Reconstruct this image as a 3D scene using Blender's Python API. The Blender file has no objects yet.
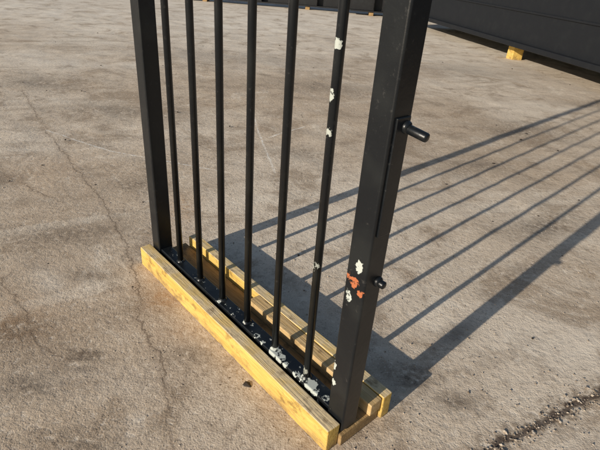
import bpy, bmesh, math, random
import numpy as np
from mathutils import Vector, Matrix, noise as mn
random.seed(7); np.random.seed(7)
SC=bpy.context.scene
SC.view_settings.view_transform='Standard'; SC.view_settings.look='None'; SC.view_settings.exposure=0

# ---------------------------------------------------------------- node helper
class NT:
    def __init__(s,name):
        s.m=bpy.data.materials.new(name); s.m.use_nodes=True
        s.t=s.m.node_tree; s.t.nodes.clear()
        s.out=s.t.nodes.new('ShaderNodeOutputMaterial'); s.b=s.t.nodes.new('ShaderNodeBsdfPrincipled')
        s.t.links.new(s.b.outputs[0],s.out.inputs[0])
    def put(s,inp,v):
        if isinstance(v,bpy.types.NodeSocket): s.t.links.new(v,inp)
        elif v is not None:
            if isinstance(v,(tuple,list)) and len(v)==3 and inp.type=='RGBA': v=(*v,1)
            inp.default_value=v
    def math(s,op,a,b=None,c=None,clamp=False):
        n=s.t.nodes.new('ShaderNodeMath'); n.operation=op; n.use_clamp=clamp
        s.put(n.inputs[0],a); s.put(n.inputs[1],b)
        if c is not None: s.put(n.inputs[2],c)
        return n.outputs[0]
    def vm(s,op,a,b=None,scale=None):
        n=s.t.nodes.new('ShaderNodeVectorMath'); n.operation=op
        s.put(n.inputs[0],a); s.put(n.inputs[1],b)
        if scale is not None: s.put(n.inputs['Scale'],scale)
        return n.outputs['Value'] if op in('DOT_PRODUCT','LENGTH','DISTANCE') else n.outputs[0]
    def noise(s,vec,scale,detail=3,rough=.55,color=False,dist=0):
        n=s.t.nodes.new('ShaderNodeTexNoise'); s.put(n.inputs['Vector'],vec)
        n.inputs['Scale'].default_value=scale; n.inputs['Detail'].default_value=detail
        n.inputs['Roughness'].default_value=rough; n.inputs['Distortion'].default_value=dist
        return n.outputs['Color'] if color else n.outputs['Fac']
    def rng(s,v,a,b,c=0.,d=1.,smooth=True):
        n=s.t.nodes.new('ShaderNodeMapRange'); n.interpolation_type='SMOOTHSTEP' if smooth else 'LINEAR'
        s.put(n.inputs[0],v)
        for i,x in zip((1,2,3,4),(a,b,c,d)): s.put(n.inputs[i],x)
        return n.outputs[0]
    def mix(s,f,a,b,mode='MIX'):
        n=s.t.nodes.new('ShaderNodeMix'); n.data_type='RGBA'; n.blend_type=mode
        s.put(n.inputs[0],f); s.put(n.inputs[6],a); s.put(n.inputs[7],b)
        return n.outputs[2]
    def bump(s,h,dist,strength=1,normal=None):
        n=s.t.nodes.new('ShaderNodeBump'); n.inputs['Strength'].default_value=strength
        n.inputs['Distance'].default_value=dist; s.put(n.inputs['Height'],h)
        if normal is not None: s.put(n.inputs['Normal'],normal)
        return n.outputs[0]
    def obj(s):
        return s.t.nodes.new('ShaderNodeTexCoord').outputs['Object']
    def attr(s,name):
        at=s.t.nodes.new('ShaderNodeAttribute'); at.attribute_name=name
        sp=s.t.nodes.new('ShaderNodeSeparateXYZ'); s.t.links.new(at.outputs['Vector'],sp.inputs[0]); return sp.outputs
    def set(s,**k):
        for n,v in k.items():
            s.put(s.b.inputs[{'col':'Base Color','rough':'Roughness','nor':'Normal','metal':'Metallic','spec':'Specular IOR Level'}[n]],v)
    def warp(s,p,scale,amp,detail=3):
        c=s.noise(p,scale,detail,color=True)
        c=s.vm('SUBTRACT',c,(.5,.5,.5)); c=s.vm('SCALE',c,scale=amp)
        return s.vm('ADD',p,c)

# ---------------------------------------------------------------- ground material
def ground_mat():
    m=NT('weathered_concrete'); p=m.obj()
    dark,light,rust=m.attr('stain')
    dc,mc,n1=m.attr('crack'); dj,mj,streak=m.attr('joint'); dh,mh,_=m.attr('chalk')
    n2=m.noise(p,5,4,.70); n3=m.noise(p,38,3,.72); n4=m.noise(p,190,1,.6)
    n5=m.noise(p,2.1,6,.74,dist=.7)
    c=m.mix(m.rng(n1,.25,.75),(.52,.415,.305),(.66,.56,.44))
    c=m.mix(m.math('MULTIPLY',m.rng(n5,.50,.36),.72),c,(.32,.24,.165))        # sandy / dirty drifts
    c=m.mix(m.math('MULTIPLY',m.rng(n5,.56,.66),.55),c,(.80,.70,.565))
    c=m.mix(m.math('MULTIPLY',m.rng(streak,.60,.85),.50),c,(.34,.265,.19))
    c=m.mix(m.math('MULTIPLY',m.rng(streak,.38,.15),.32),c,(.80,.71,.58))
    c=m.mix(m.math('MULTIPLY',m.rng(n2,.48,.32),.55),c,(.30,.23,.165))
    c=m.mix(m.math('MULTIPLY',m.rng(n2,.57,.70),.35),c,(.80,.71,.58))
    c=m.mix(m.math('MULTIPLY',m.rng(n3,.54,.70),.50),c,(.26,.205,.155))
    c=m.mix(m.math('MULTIPLY',m.rng(n3,.45,.30),.35),c,(.84,.75,.63))
    c=m.mix(m.math('MULTIPLY',m.rng(n4,.62,.72),.55),c,(.13,.10,.075))
    c=m.mix(m.math('MULTIPLY',m.rng(n4,.40,.28),.35),c,(.88,.81,.70))
    # authored stains, edges broken by noise
    nb=m.math('ADD',m.math('MULTIPLY',n5,.6),m.math('MULTIPLY',n3,.4))
    dk=m.math('MULTIPLY',dark,m.rng(nb,.38,.54))
    c=m.mix(m.math('MULTIPLY',dk,1.25,clamp=True),c,(.14,.105,.076))
    lt=m.math('MULTIPLY',light,m.rng(nb,.34,.58),clamp=True)
    c=m.mix(m.math('MULTIPLY',lt,.85),c,(.84,.77,.66))
    c=m.mix(m.math('MULTIPLY',rust,m.rng(nb,.36,.60),clamp=True),c,(.42,.23,.095))
    # cracks: signed distance stored on the mesh, wobbled by noise
    wob=m.math('ADD',m.math('MULTIPLY',m.math('SUBTRACT',n2,.5),.11),m.math('MULTIPLY',m.math('SUBTRACT',n3,.5),.030))
    d=m.math('ABSOLUTE',m.math('ADD',dc,wob))
    cr=m.math('MULTIPLY',m.rng(d,.0055,.001),m.math('MULTIPLY',mc,m.rng(n5,.38,.52,.25,.9)))
    cd=m.math('MULTIPLY',m.rng(d,.035,.004),mc)
    c=m.mix(m.math('MULTIPLY',cd,.22),c,(.30,.22,.15))
    d=m.math('ABSOLUTE',m.math('ADD',dj,m.math('MULTIPLY',wob,.8)))
    jt=m.math('MULTIPLY',m.rng(d,.017,.006),mj)
    je=m.math('MULTIPLY',m.math('MULTIPLY',m.rng(d,.08,.015),m.rng(n3,.36,.6)),mj)
    c=m.mix(m.math('MULTIPLY',je,.7),c,(.21,.155,.105))
    c=m.mix(m.math('MULTIPLY',cr,.65),c,(.12,.085,.06))
    c=m.mix(m.math('MULTIPLY',jt,.85),c,(.07,.05,.04))
    d=m.math('ABSOLUTE',m.math('ADD',dh,m.math('MULTIPLY',wob,.25)))
    ck=m.math('MULTIPLY',m.rng(d,.011,.003),m.math('MULTIPLY',mh,m.rng(n3,.40,.58,.05,.7)))
    c=m.mix(ck,c,(.86,.82,.74))
    h=m.math('MULTIPLY_ADD',n4,.0011,m.math('MULTIPLY',n3,.0040))
    m.set(col=c,rough=.92,spec=.15,nor=m.bump(h,1.0))
    return m.m

def sdist(x,y,pl):
    best=np.full_like(x,9.); sg=np.ones_like(x); ins=np.zeros_like(x); n=len(pl)-1
    for i,(a,b) in enumerate(zip(pl[:-1],pl[1:])):
        bx,by=b[0]-a[0],b[1]-a[1]; L2=bx*bx+by*by
        t=((x-a[0])*bx+(y-a[1])*by)/L2; h=np.clip(t,0,1)
        d=np.hypot(x-a[0]-bx*h,y-a[1]-by*h); s=np.sign((x-a[0])*by-(y-a[1])*bx); s[s==0]=1
        k=d<best
        ok=np.ones_like(x)
        if i==0: ok=np.where(t<0,0.,ok)
        if i==n-1: ok=np.where(t>1,0.,ok)
        best=np.where(k,d,best); sg=np.where(k,s,sg); ins=np.where(k,ok,ins)
    return best,sg,ins
LAT=np.random.rand(256,256)
def vnoise(x,y,oct=3,gain=.5):
    out=np.zeros_like(x); amp=1; tot=0
    for o in range(oct):
        f=2**o; X=x*f+o*37.3; Y=y*f+o*11.7
        xi=np.floor(X).astype(int); yi=np.floor(Y).astype(int); u=X-xi; v=Y-yi
        u=u*u*(3-2*u); v=v*v*(3-2*v); a=LAT[xi%256,yi%256]; b=LAT[(xi+1)%256,yi%256]; c=LAT[xi%256,(yi+1)%256]; d=LAT[(xi+1)%256,(yi+1)%256]
        out+=amp*((a*(1-u)+b*u)*(1-v)+(c*(1-u)+d*u)*v); tot+=amp; amp*=gain
    return out/tot

CR=[[(-2.6,4.3),(-1.90,3.32),(-1.41,2.70),(-1.03,2.22),(-.78,1.85),(-.64,1.56),(-.54,1.30),(-.41,1.145),(-.25,.7)],
    [(-1.5,1.8),(-1.18,1.54),(-1.0,1.36),(-.85,1.19),(-.70,1.14)],
    [(-2.4,2.9),(-1.78,2.55),(-1.32,2.24)],
    [(2.2,3.0),(2.9,3.9),(3.9,4.6),(5.5,5.0)]]
JT=[[(.40,.74),(.519,.849),(.631,.937),(.781,1.019),(1.042,1.169),(1.474,1.417),(2.6,2.05),(5,3.3)]]
CH=[[(-.56,4.4),(-.494,4.13),(-.331,3.42),(-.185,2.83)],[(-.29,3.50),(-.02,3.85)],[(-1.9,3.32),(-1.301,2.993),(-.46,2.77)]]
def build_ground():
    def axis(lo,hi,st,far=400):
        a=list(np.arange(lo,hi+1e-6,st)); d=st; x=lo; L=[]
        while x>-far: d*=1.35; x-=d; L.append(x)
        d=st; x=hi; R=[]
        while x<far: d*=1.35; x+=d; R.append(x)
        return np.array(L[::-1]+a+R)
    X=axis(-6,6,.022); Y=axis(.2,11,.022)
    gx,gy=np.meshgrid(X,Y); nx,ny=len(X),len(Y)
    x=gx.ravel(); y=gy.ravel()
    z=np.zeros_like(x)
    for k in range(10):
        a=random.uniform(0,6.28); fr=random.uniform(.8,5); ph=random.uniform(0,6.28)
        z+=np.sin((x*math.cos(a)+y*math.sin(a))*fr+ph)*.0035/fr
    near=(np.abs(x)<6.2)&(y>0)&(y<11.2)
    z+=np.where(near,(vnoise(x*5,y*5,3,.5)-.5)*.011,0)
    r=np.hypot(x,y-1.4); z*=np.clip((r-.3)/1.5,.4,1)
    z-=.004
    co=np.stack([x,y,z],1)
    idx=np.arange(nx*ny).reshape(ny,nx)
    q=np.stack([idx[:-1,:-1],idx[:-1,1:],idx[1:,1:],idx[1:,:-1]],-1).reshape(-1,4)
    me=bpy.data.meshes.new('ground'); me.vertices.add(len(co)); me.vertices.foreach_set('co',co.ravel())
    me.loops.add(q.size); me.loops.foreach_set('vertex_index',q.ravel().astype(np.int32))
    me.polygons.add(len(q)); me.polygons.foreach_set('loop_start',np.arange(0,q.size,4,dtype=np.int32))
    me.update(calc_edges=True); me.validate()
    me.polygons.foreach_set('use_smooth',np.ones(len(q),dtype=bool))
    st=np.zeros((len(co),3))
    def blob(ch,cx,cy,rx,ry,v,ang=0):
        ca,sa=math.cos(ang),math.sin(ang); dx=x-cx; dy=y-cy
        d=((dx*ca+dy*sa)/rx)**2+((-dx*sa+dy*ca)/ry)**2
        st[:,ch]=np.maximum(st[:,ch],v*np.exp(-d*1.2))
    for a in [(-.68,1.16,.06,.03,1),(-.66,1.10,.04,.02,.8),(-.98,1.25,.16,.10,.7),(-.79,1.02,.12,.06,.65),(-.34,.96,.02,.02,.9),
              (-1.11,1.89,.30,.12,.5,.4),(-1.49,3.91,.6,.25,.45),(1.36,2.38,.3,.12,.55,.6),(.54,1.09,.07,.04,.7),
              (.42,1.18,.08,.06,.8),(1.9,4.2,.5,.3,.45),(2.09,7.0,.9,.6,.45),(-1.35,6.6,1.5,.5,.4),(.2,5.3,.8,.3,.45),
              (-2.6,4.6,.5,.3,.45),(-.55,.84,.12,.05,.5),(.1,.95,.12,.05,.3),(1.2,3.2,.4,.15,.45,.5),(-.95,2.5,.2,.1,.45),(-.05,3.2,.3,.12,.4),
              (.62,1.42,.12,.05,.5,.7),(1.05,1.9,.2,.06,.4,.6),(3.2,5.4,.5,.2,.45),(-.35,1.2,.10,.06,.4),(-.86,1.6,.12,.05,.45)]: blob(0,*a)
    for a in [(-1.35,9.6,2.4,.7,.9,-.1),(-3.1,8.1,1.4,.6,.6),(-5.4,9.4,2,1,.8),(1.3,10.8,1.5,.6,.7),(-1.0,1.55,.12,.05,.5,-.8),
              (-.42,.93,.05,.03,.5),(-2.9,5.6,1.2,.4,.5),(-.6,1.05,.2,.08,.25),(1.2,1.4,.4,.15,.3),(.6,2.9,.5,.2,.3),(2.6,5.2,.7,.4,.35)]: blob(1,*a)
    st[:,1]=np.maximum(st[:,1],np.clip((y-5)/7,0,.75))
    for a in [(-.62,2.25,.09,.17,.6,.3),(-.52,1.48,.09,.07,.65),(-.60,1.72,.07,.16,.4),(-.40,1.30,.08,.06,.3),(-1.0,1.3,.25,.15,.3),(-1.6,2.6,.4,.3,.2)]: blob(2,*a)
    def put(name,arr):
        at=me.attributes.new(name,'FLOAT_VECTOR','POINT'); at.data.foreach_set('vector',arr.astype(np.float32).ravel())
    put('stain',st)
    def lines(name,pls,reach,extra):
        out=np.zeros((len(co),3)); out[:,0]=9; cur=np.full(len(co),9.)
        for pl in pls:
            d,s,i=sdist(x,y,pl); k=d<cur; cur=np.where(k,d,cur)
            out[:,0]=np.where(k,d*s,out[:,0]); out[:,1]=np.where(k,i*(d<reach),out[:,1])
        out[:,0]=np.clip(out[:,0],-.4,.4); out[:,2]=extra
        put(name,out)
    big=vnoise(x*.9+5,y*.9+9,4,.55)
    wx=x+.35*vnoise(x*.5,y*.5,2); wy=y+.35*vnoise(x*.5+40,y*.5,2)
    ca,sa=math.cos(.5),math.sin(.5)
    strk=vnoise((wx*ca+wy*sa)*.6+20,(-wx*sa+wy*ca)*7+50,3,.6)
    lines('crack',CR,.09,big); lines('joint',JT,.25,strk); lines('chalk',CH,.06,0)
    o=bpy.data.objects.new('ground',me); SC.collection.objects.link(o); me.materials.append(ground_mat()); return o
build_ground()

# ---------------------------------------------------------------- paint
def paint(name,spots=(),base=(.005,.0065,.0085),rough=.34,chips=.72,mott=1.):
    m=NT(name); p=m.obj()
    nf=m.noise(p,60,3,.7); nm=m.noise(p,9,2,.6)
    c=m.mix(m.math('MULTIPLY',m.rng(nm,.45,.75),mott),base,(.012,.014,.015))
    c=m.mix(m.math('MULTIPLY',m.rng(nf,.60,.80),.42*mott),c,(.07,.066,.06))
    ch=m.noise(m.vm('MULTIPLY',p,(1,1,.6)),42,3,.62)
    chm=m.rng(ch,chips,chips+.012)
    c=m.mix(chm,c,(.36,.38,.35))
    tot=chm
    pw=m.warp(p,85,.022,2) if spots else p
    for col,lst in spots:
        for (s,n,z,r,el) in lst:
            q=m.vm('SUBTRACT',pw,(s,n,z)); q=m.vm('MULTIPLY',q,(1,1,1/el))
            msk=m.math('MULTIPLY',m.rng(m.vm('LENGTH',q),r*.95,r*.80),m.rng(nf,.38,.46))
            c=m.mix(msk,c,col); tot=m.math('MAXIMUM',tot,msk)
    h=m.math('MULTIPLY_ADD',nf,.0004,m.math('MULTIPLY',nm,.0014))
    m.set(col=c,rough=m.rng(m.math('MAXIMUM',tot,m.rng(nf,.5,.8,0,.4)),0,1,rough,.75),nor=m.bump(h,1),spec=.42)
    return m.m
W=(.46,.49,.45); O=(.40,.12,.045)

def link(o,parent=None):
    SC.collection.objects.link(o)
    if parent: o.parent=parent
    return o
def box(name,x0,x1,y0,y1,z0,z1,mat,parent=None,bev=.003,seg=2,jit=0):
    bm=bmesh.new(); bmesh.ops.create_cube(bm,size=1)
    for v in bm.verts:
        v.co=Vector(((x0+x1)/2+v.co.x*(x1-x0),(y0+y1)/2+v.co.y*(y1-y0),(z0+z1)/2+v.co.z*(z1-z0)))
        if jit: v.co+=Vector([random.uniform(-jit,jit) for _ in range(3)])
    if bev: bmesh.ops.bevel(bm,geom=bm.edges[:],offset=bev,segments=seg,affect='EDGES',profile=.5)
    me=bpy.data.meshes.new(name); bm.to_mesh(me); bm.free()
    if mat: me.materials.append(mat)
    for f in me.polygons: f.use_smooth=True
    o=bpy.data.objects.new(name,me); link(o,parent)
    w=o.modifiers.new('wn','WEIGHTED_NORMAL'); w.keep_sharp=False; w.weight=100
    return o
def rod(name,a,b,r,mat,parent=None,seg=24,dome=True):
    a=Vector(a);b=Vector(b);L=(b-a).length
    prof=[(0,0),(r*.75,0),(r,r*.25)]+[(r,L-r*.45),(r*.9,L-r*.18),(r*.6,L-r*.02),(0,L)] if dome else [(0,0),(r,0),(r,L),(0,L)]
    bm=bmesh.new(); rings=[]
    for (rr,zz) in prof:
        rings.append([bm.verts.new((0,0,zz))] if rr==0 else [bm.verts.new((rr*math.cos(t*2*math.pi/seg),rr*math.sin(t*2*math.pi/seg),zz)) for t in range(seg)])
    for A,B in zip(rings[:-1],rings[1:]):
        for i in range(seg):
            j=(i+1)%seg
            if len(A)==1: bm.faces.new((A[0],B[j],B[i]))
            elif len(B)==1: bm.faces.new((A[i],A[j],B[0]))
            else: bm.faces.new((A[i],A[j],B[j],B[i]))
    M=Matrix.Translation(a)@(b-a).to_track_quat('Z','Y').to_matrix().to_4x4()
    bm.transform(M); bmesh.ops.recalc_face_normals(bm,faces=bm.faces[:])
    me=bpy.data.meshes.new(name); bm.to_mesh(me); bm.free(); me.materials.append(mat)
    for f in me.polygons: f.use_smooth=True
    o=bpy.data.objects.new(name,me); link(o,parent)
    return o

# ---------------------------------------------------------------- gate
ANG=math.atan2(-.731,.682); ORG=(-.581,1.740,0)
gate=bpy.data.objects.new('metal_gate',None); link(gate); gate.location=ORG; gate.rotation_euler=(0,0,ANG)
GW=1.088; HT=2.45
post_m=paint('black_gate_paint_posts',[(O,[(GW-.004,-.03,.545,.016,1.1),(GW+.020,-.03,.525,.011,1),(GW-.022,-.03,.556,.008,1.5)]),
   (W,[(GW+.006,-.03,.592,.012,1.6),(GW-.014,-.03,.497,.011,2.0),(GW-.027,-.028,.26,.009,2.2),(GW-.02,-.03,.20,.008,1.4)])],chips=.75)
bs=[GW/7*k for k in range(1,7)]
bar_m=paint('black_gate_paint_bars',[(W,[(bs[5],-.01,1.05,.013,1.0),(bs[5]-.004,-.01,.945,.009,1.8),(bs[5],-.01,.862,.011,1.2),(bs[5],-.01,.497,.012,1.2),(bs[5],-.01,.12,.012,1.2)])],chips=.765)
rail_m=paint('black_gate_paint_rail',[(W,[(.79,-.012,.09,.024,1),(.825,-.016,.09,.020,1),(.855,-.02,.088,.012,1),(.965,-.012,.09,.022,1),(.99,-.02,.085,.016,1),(.905,-.018,.09,.014,1),(.93,-.014,.09,.014,1),(.70,-.015,.09,.013,1),(.735,-.02,.09,.010,1),(1.03,-.01,.09,.013,1),(.62,-.01,.09,.009,1),(.47,-.018,.09,.009,1)])],chips=.645,mott=1.8)
hw=.031
box('hinge_post',-hw,hw,-hw,hw,.046,HT,post_m,gate,.006,3)
box('latch_post',GW-hw,GW+hw,-hw,hw,.046,HT,post_m,gate,.006,3)
box('latch_plate',GW+hw-.001,GW+hw+.005,-.020,.022,.68,.945,post_m,gate,.0015,2)
box('bottom_rail',hw-.001,GW-hw+.001,-.024,.024,.050,.090,rail_m,gate,.005,3)
box('top_rail',hw-.001,GW-hw+.001,-.024,.024,HT-.06,HT-.01,rail_m,gate,.005,3)
for i,s in enumerate(bs):
    dx=random.uniform(-.003,.003)
    rod('bar_%d'%(i+1),(s,0,.085),(s+dx,0,HT-.05),.0115,bar_m,gate,28,False)
    bm=bmesh.new(); n=20; R=[]
    for (r,z) in ((.0175,.0885),(.0155,.0925),(.0113,.0965)):
        R.append([bm.verts.new((s+r*(1+.15*mn.noise(Vector((s*9,t*.7,z*50))))*math.cos(t*2*math.pi/n),r*math.sin(t*2*math.pi/n),z)) for t in range(n)])
    for A,B in zip(R[:-1],R[1:]):
        for t in range(n): bm.faces.new((A[t],A[(t+1)%n],B[(t+1)%n],B[t]))
    me=bpy.data.meshes.new('weld'); bm.to_mesh(me); bm.free(); me.materials.append(rail_m)
    for f in me.polygons: f.use_smooth=True
    link(bpy.data.objects.new('weld_%d'%(i+1),me),gate)
rusty=NT('rusty_bolt'); pr=rusty.obj(); nr=rusty.noise(pr,120,4)
rusty.set(col=rusty.mix(rusty.rng(nr,.35,.65),(.03,.024,.02),(.17,.07,.035)),rough=.8,nor=rusty.bump(nr,.002)); rusty=rusty.m
rod('pin_upper',(GW+.02,.010,.925),(GW+.086,.016,.915),.0098,post_m,gate)
rod('pin_upper_boss',(GW+.025,.010,.925),(GW+.044,.0115,.924),.0135,post_m,gate)
rod('pin_bolt_head',(GW-.02,.012,.925),(GW-.043,.012,.925),.009,rusty,gate,6)
rod('pin_lower',(GW+.02,.014,.548),(GW+.052,.016,.545),.0098,post_m,gate)
rod('pin_lower_boss',(GW+.025,.014,.548),(GW+.040,.0145,.548),.0135,post_m,gate)

# ---------------------------------------------------------------- timbers
def wood(name,a,b,d,scale=1,faceblend=None,dirt=.7):
    m=NT(name); p=m.obj()
    q=m.vm('MULTIPLY',p,(1.6*scale,22*scale,22*scale)); q=m.warp(q,1.2,.6,2)
    g=m.noise(q,3.2,4,.65); g2=m.noise(m.vm('MULTIPLY',p,(6,160,160)),2,3,.6); st=m.noise(m.vm('MULTIPLY',p,(.6,1,1)),16,5,.7)
    c=m.mix(m.rng(g,.3,.7),a,b)
    c=m.mix(m.math('MULTIPLY',m.rng(g2,.5,.72),.5),c,d)
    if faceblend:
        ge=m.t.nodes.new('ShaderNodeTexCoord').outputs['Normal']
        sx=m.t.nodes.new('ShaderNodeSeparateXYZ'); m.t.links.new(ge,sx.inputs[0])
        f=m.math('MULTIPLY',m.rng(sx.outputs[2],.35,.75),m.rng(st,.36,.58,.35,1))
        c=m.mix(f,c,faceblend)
    c=m.mix(m.math('MULTIPLY',m.rng(st,.52,.67),dirt),c,(d[0]*.6,d[1]*.6,d[2]*.65))
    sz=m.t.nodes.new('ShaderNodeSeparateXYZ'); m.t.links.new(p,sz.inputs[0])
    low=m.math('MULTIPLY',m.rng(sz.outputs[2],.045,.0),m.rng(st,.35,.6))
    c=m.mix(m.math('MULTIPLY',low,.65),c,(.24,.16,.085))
    h=m.math('MULTIPLY',g,.003); h=m.math('MULTIPLY_ADD',g2,.0012,h)
    m.set(col=c,rough=.75,nor=m.bump(h,1),spec=.25); return m.m
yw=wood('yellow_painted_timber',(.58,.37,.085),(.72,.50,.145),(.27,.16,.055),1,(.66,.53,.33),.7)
pw=wood('pine_timber',(.50,.33,.14),(.64,.46,.24),(.22,.13,.06))
dw=wood('dirty_pine_timber',(.30,.19,.08),(.42,.28,.13),(.12,.08,.045))
skid=bpy.data.objects.new('timber_skid',None); link(skid); skid.location=ORG; skid.rotation_euler=(0,0,ANG)
box('front_board',-.045,1.115,-.082,-.036,-.004,.083,yw,skid,.004,2,.0015)
box('bottom_board',-.03,1.125,-.035,.125,-.004,.040,dw,skid,.003,2,.001)
box('rear_board',-.005,1.135,.128,.168,-.004,.088,yw,skid,.004,2,.0015)
box('inner_board',.52,1.13,.078,.1255,.041,.086,pw,skid,.003,2,.001)

# ---------------------------------------------------------------- container on timber block
cpaint=paint('container_black_paint',(),base=(.0045,.0055,.008),rough=.6,chips=.80,mott=.3)
MC=Matrix.Translation((2.05,12.05,0))@Matrix.Rotation(math.atan2(-.9724,.2334),4,'Z')
cont=bpy.data.objects.new('steel_container',None); link(cont); cont.matrix_world=MC
CL=13.0
box('side_shell',0,CL,0.04,2.3,.24,1.9,cpaint,cont,.01,1)
box('bottom_flange',-.02,CL+.02,-.03,.12,.235,.31,cpaint,cont,.008,1)
box('top_flange',-.02,CL+.02,-.03,.12,1.84,1.95,cpaint,cont,.008,1)
box('side_seam',0,CL,.02,.045,.72,.75,cpaint,cont,.004,1)
for xx in (3.95,10.5):
    o=box('timber_block',-.085,.085,-.09,.09,-.01,.233,yw,None,.008,2,.004)
    o.matrix_world=MC@Matrix.Translation((xx,.30,0))

# ---------------------------------------------------------------- distant steel beams on blocks
bm_m=paint('beam_paint',(),base=(.008,.008,.009),rough=.5,chips=.78)
rb_m=paint('red_primer_steel',(),base=(.16,.035,.022),rough=.6,chips=.78)
def ibeam(name,loc,rot,L,h,w,mat,z0):
    e=bpy.data.objects.new(name,None); link(e); e.location=(loc[0],loc[1],0); e.rotation_euler=(0,0,math.radians(rot))
    box('lower_flange',0,L,-w/2,w/2,z0,z0+.03,mat,e,.004,1); box('upper_flange',0,L,-w/2,w/2,z0+h-.03,z0+h,mat,e,.004,1)
    box('web',0,L,-.012,.012,z0+.029,z0+h-.029,mat,e,0)
    for k in range(int(L/1.5)): box('stiffener_%d'%(k+1),.6+k*1.5,.63+k*1.5,-w/2+.01,w/2-.01,z0+.031,z0+h-.031,mat,e,0)
    for k,xx in enumerate((.5,L/2,L-.6)): box('support_block_%d'%(k+1),xx,xx+.12,-w/2+.04,w/2-.02,-.02,z0-.002,dw,e,.005,1)
ibeam('steel_beam',(-3.6,14.4),-2,6.6,.6,.35,bm_m,.08)
ibeam('steel_beam',(-6.5,16.8),1,9,.5,.3,rb_m,.12)
ibeam('steel_beam',(.9,14.1),-3,8,.9,.5,bm_m,.08)

# ---------------------------------------------------------------- gravel and debris
def chips_mesh(name,pts,mat):
    bm=bmesh.new()
    for (x,y,r,fl) in pts:
        M=Matrix.Translation((x,y,r*fl*.35-.003))@Matrix.Rotation(random.uniform(0,6.28),4,'Z')@Matrix.Diagonal((r,r*random.uniform(.55,1),r*fl,1))
        g=bmesh.ops.create_icosphere(bm,subdivisions=1,radius=1,matrix=M)
        for v in g['verts']: v.co+=Vector([random.uniform(-.25,.25)*r for _ in range(2)]+[random.uniform(-.15,.15)*r*fl])
    me=bpy.data.meshes.new(name); bm.to_mesh(me); bm.free(); me.materials.append(mat)
    return link(bpy.data.objects.new(name,me))
gm=NT('gravel_stone'); pg=gm.obj(); gc=gm.mix(gm.rng(gm.noise(pg,45,2),.35,.65),(.18,.135,.095),(.52,.44,.35))
gm.set(col=gc,rough=.9); gm=gm.m
J=JT[0][:7]
pts=[]
for _ in range(620):
    i=random.choices(range(len(J)-1),weights=[math.dist(J[k],J[k+1]) if k<5 else .3 for k in range(len(J)-1)])[0]; t=random.random()
    x=J[i][0]*(1-t)+J[i+1][0]*t; y=J[i][1]*(1-t)+J[i+1][1]*t; d=random.gauss(0,.022)
    pts.append((x-d*.5,y+d*.86,min(.008,.0015+random.expovariate(1/.0016)),.6))
for _ in range(1500):
    y=.7+random.random()**1.6*6; x=random.uniform(-1,1)*(.7*y+.4)
    pts.append((x,y,random.uniform(.0018,.004),.7))
chips_mesh('gravel',pts,gm)
dm=NT('dark_debris'); dm.set(col=(.03,.022,.016),rough=.8); dm=dm.m
pts=[(-.13,1.09,.012,.5),(-.122,1.086,.008,.5),(1.78,3.91,.02,.5),(1.9,4.1,.016,.5),(1.7,4.3,.014,.5),(2.0,3.7,.015,.5),(1.36,3.3,.012,.5)]
for _ in range(60):
    y=.9+random.random()*7; pts.append((random.uniform(-.7,.7)*y,y,random.uniform(.003,.005)*(1+y*.25),.5))
chips_mesh('leaf_litter',pts,dm)

# ---------------------------------------------------------------- camera
th=math.radians(29); ro=math.radians(4.39); fl=480
cd=bpy.data.cameras.new('camera'); cam=bpy.data.objects.new('camera',cd); link(cam); SC.camera=cam
cd.sensor_width=36; cd.sensor_fit='HORIZONTAL'; cd.lens=36*fl/600; cd.clip_end=2000; cd.clip_start=.02
fwd=Vector((0,math.cos(th),-math.sin(th))); up0=Vector((0,math.sin(th),math.cos(th))); r0=Vector((1,0,0))
R=r0*math.cos(ro)+up0*math.sin(ro); U=-r0*math.sin(ro)+up0*math.cos(ro)
M=Matrix((R,U,-fwd)).transposed().to_4x4(); M.translation=(0,0,1.2); cam.matrix_world=M

# ---------------------------------------------------------------- light
el=math.radians(20); sx,sy=-.706,-.708
sd=Vector((sx*math.cos(el),sy*math.cos(el),math.sin(el)))
sl=bpy.data.lights.new('sun','SUN'); sl.energy=5.0; sl.angle=math.radians(.55); sl.color=(1,.91,.78)
so=bpy.data.objects.new('sun',sl); link(so); so.rotation_euler=sd.to_track_quat('Z','Y').to_euler(); so.location=(-5,-5,5)
w=bpy.data.worlds.new('World'); SC.world=w; w.use_nodes=True; t=w.node_tree
sk=t.nodes.new('ShaderNodeTexSky'); sk.sky_type='NISHITA'; sk.sun_disc=False; sk.sun_elevation=el; sk.sun_rotation=math.atan2(sx,sy)%(2*math.pi)
bg=t.nodes['Background']; bg.inputs['Strength'].default_value=.095; t.links.new(sk.outputs[0],bg.inputs['Color'])
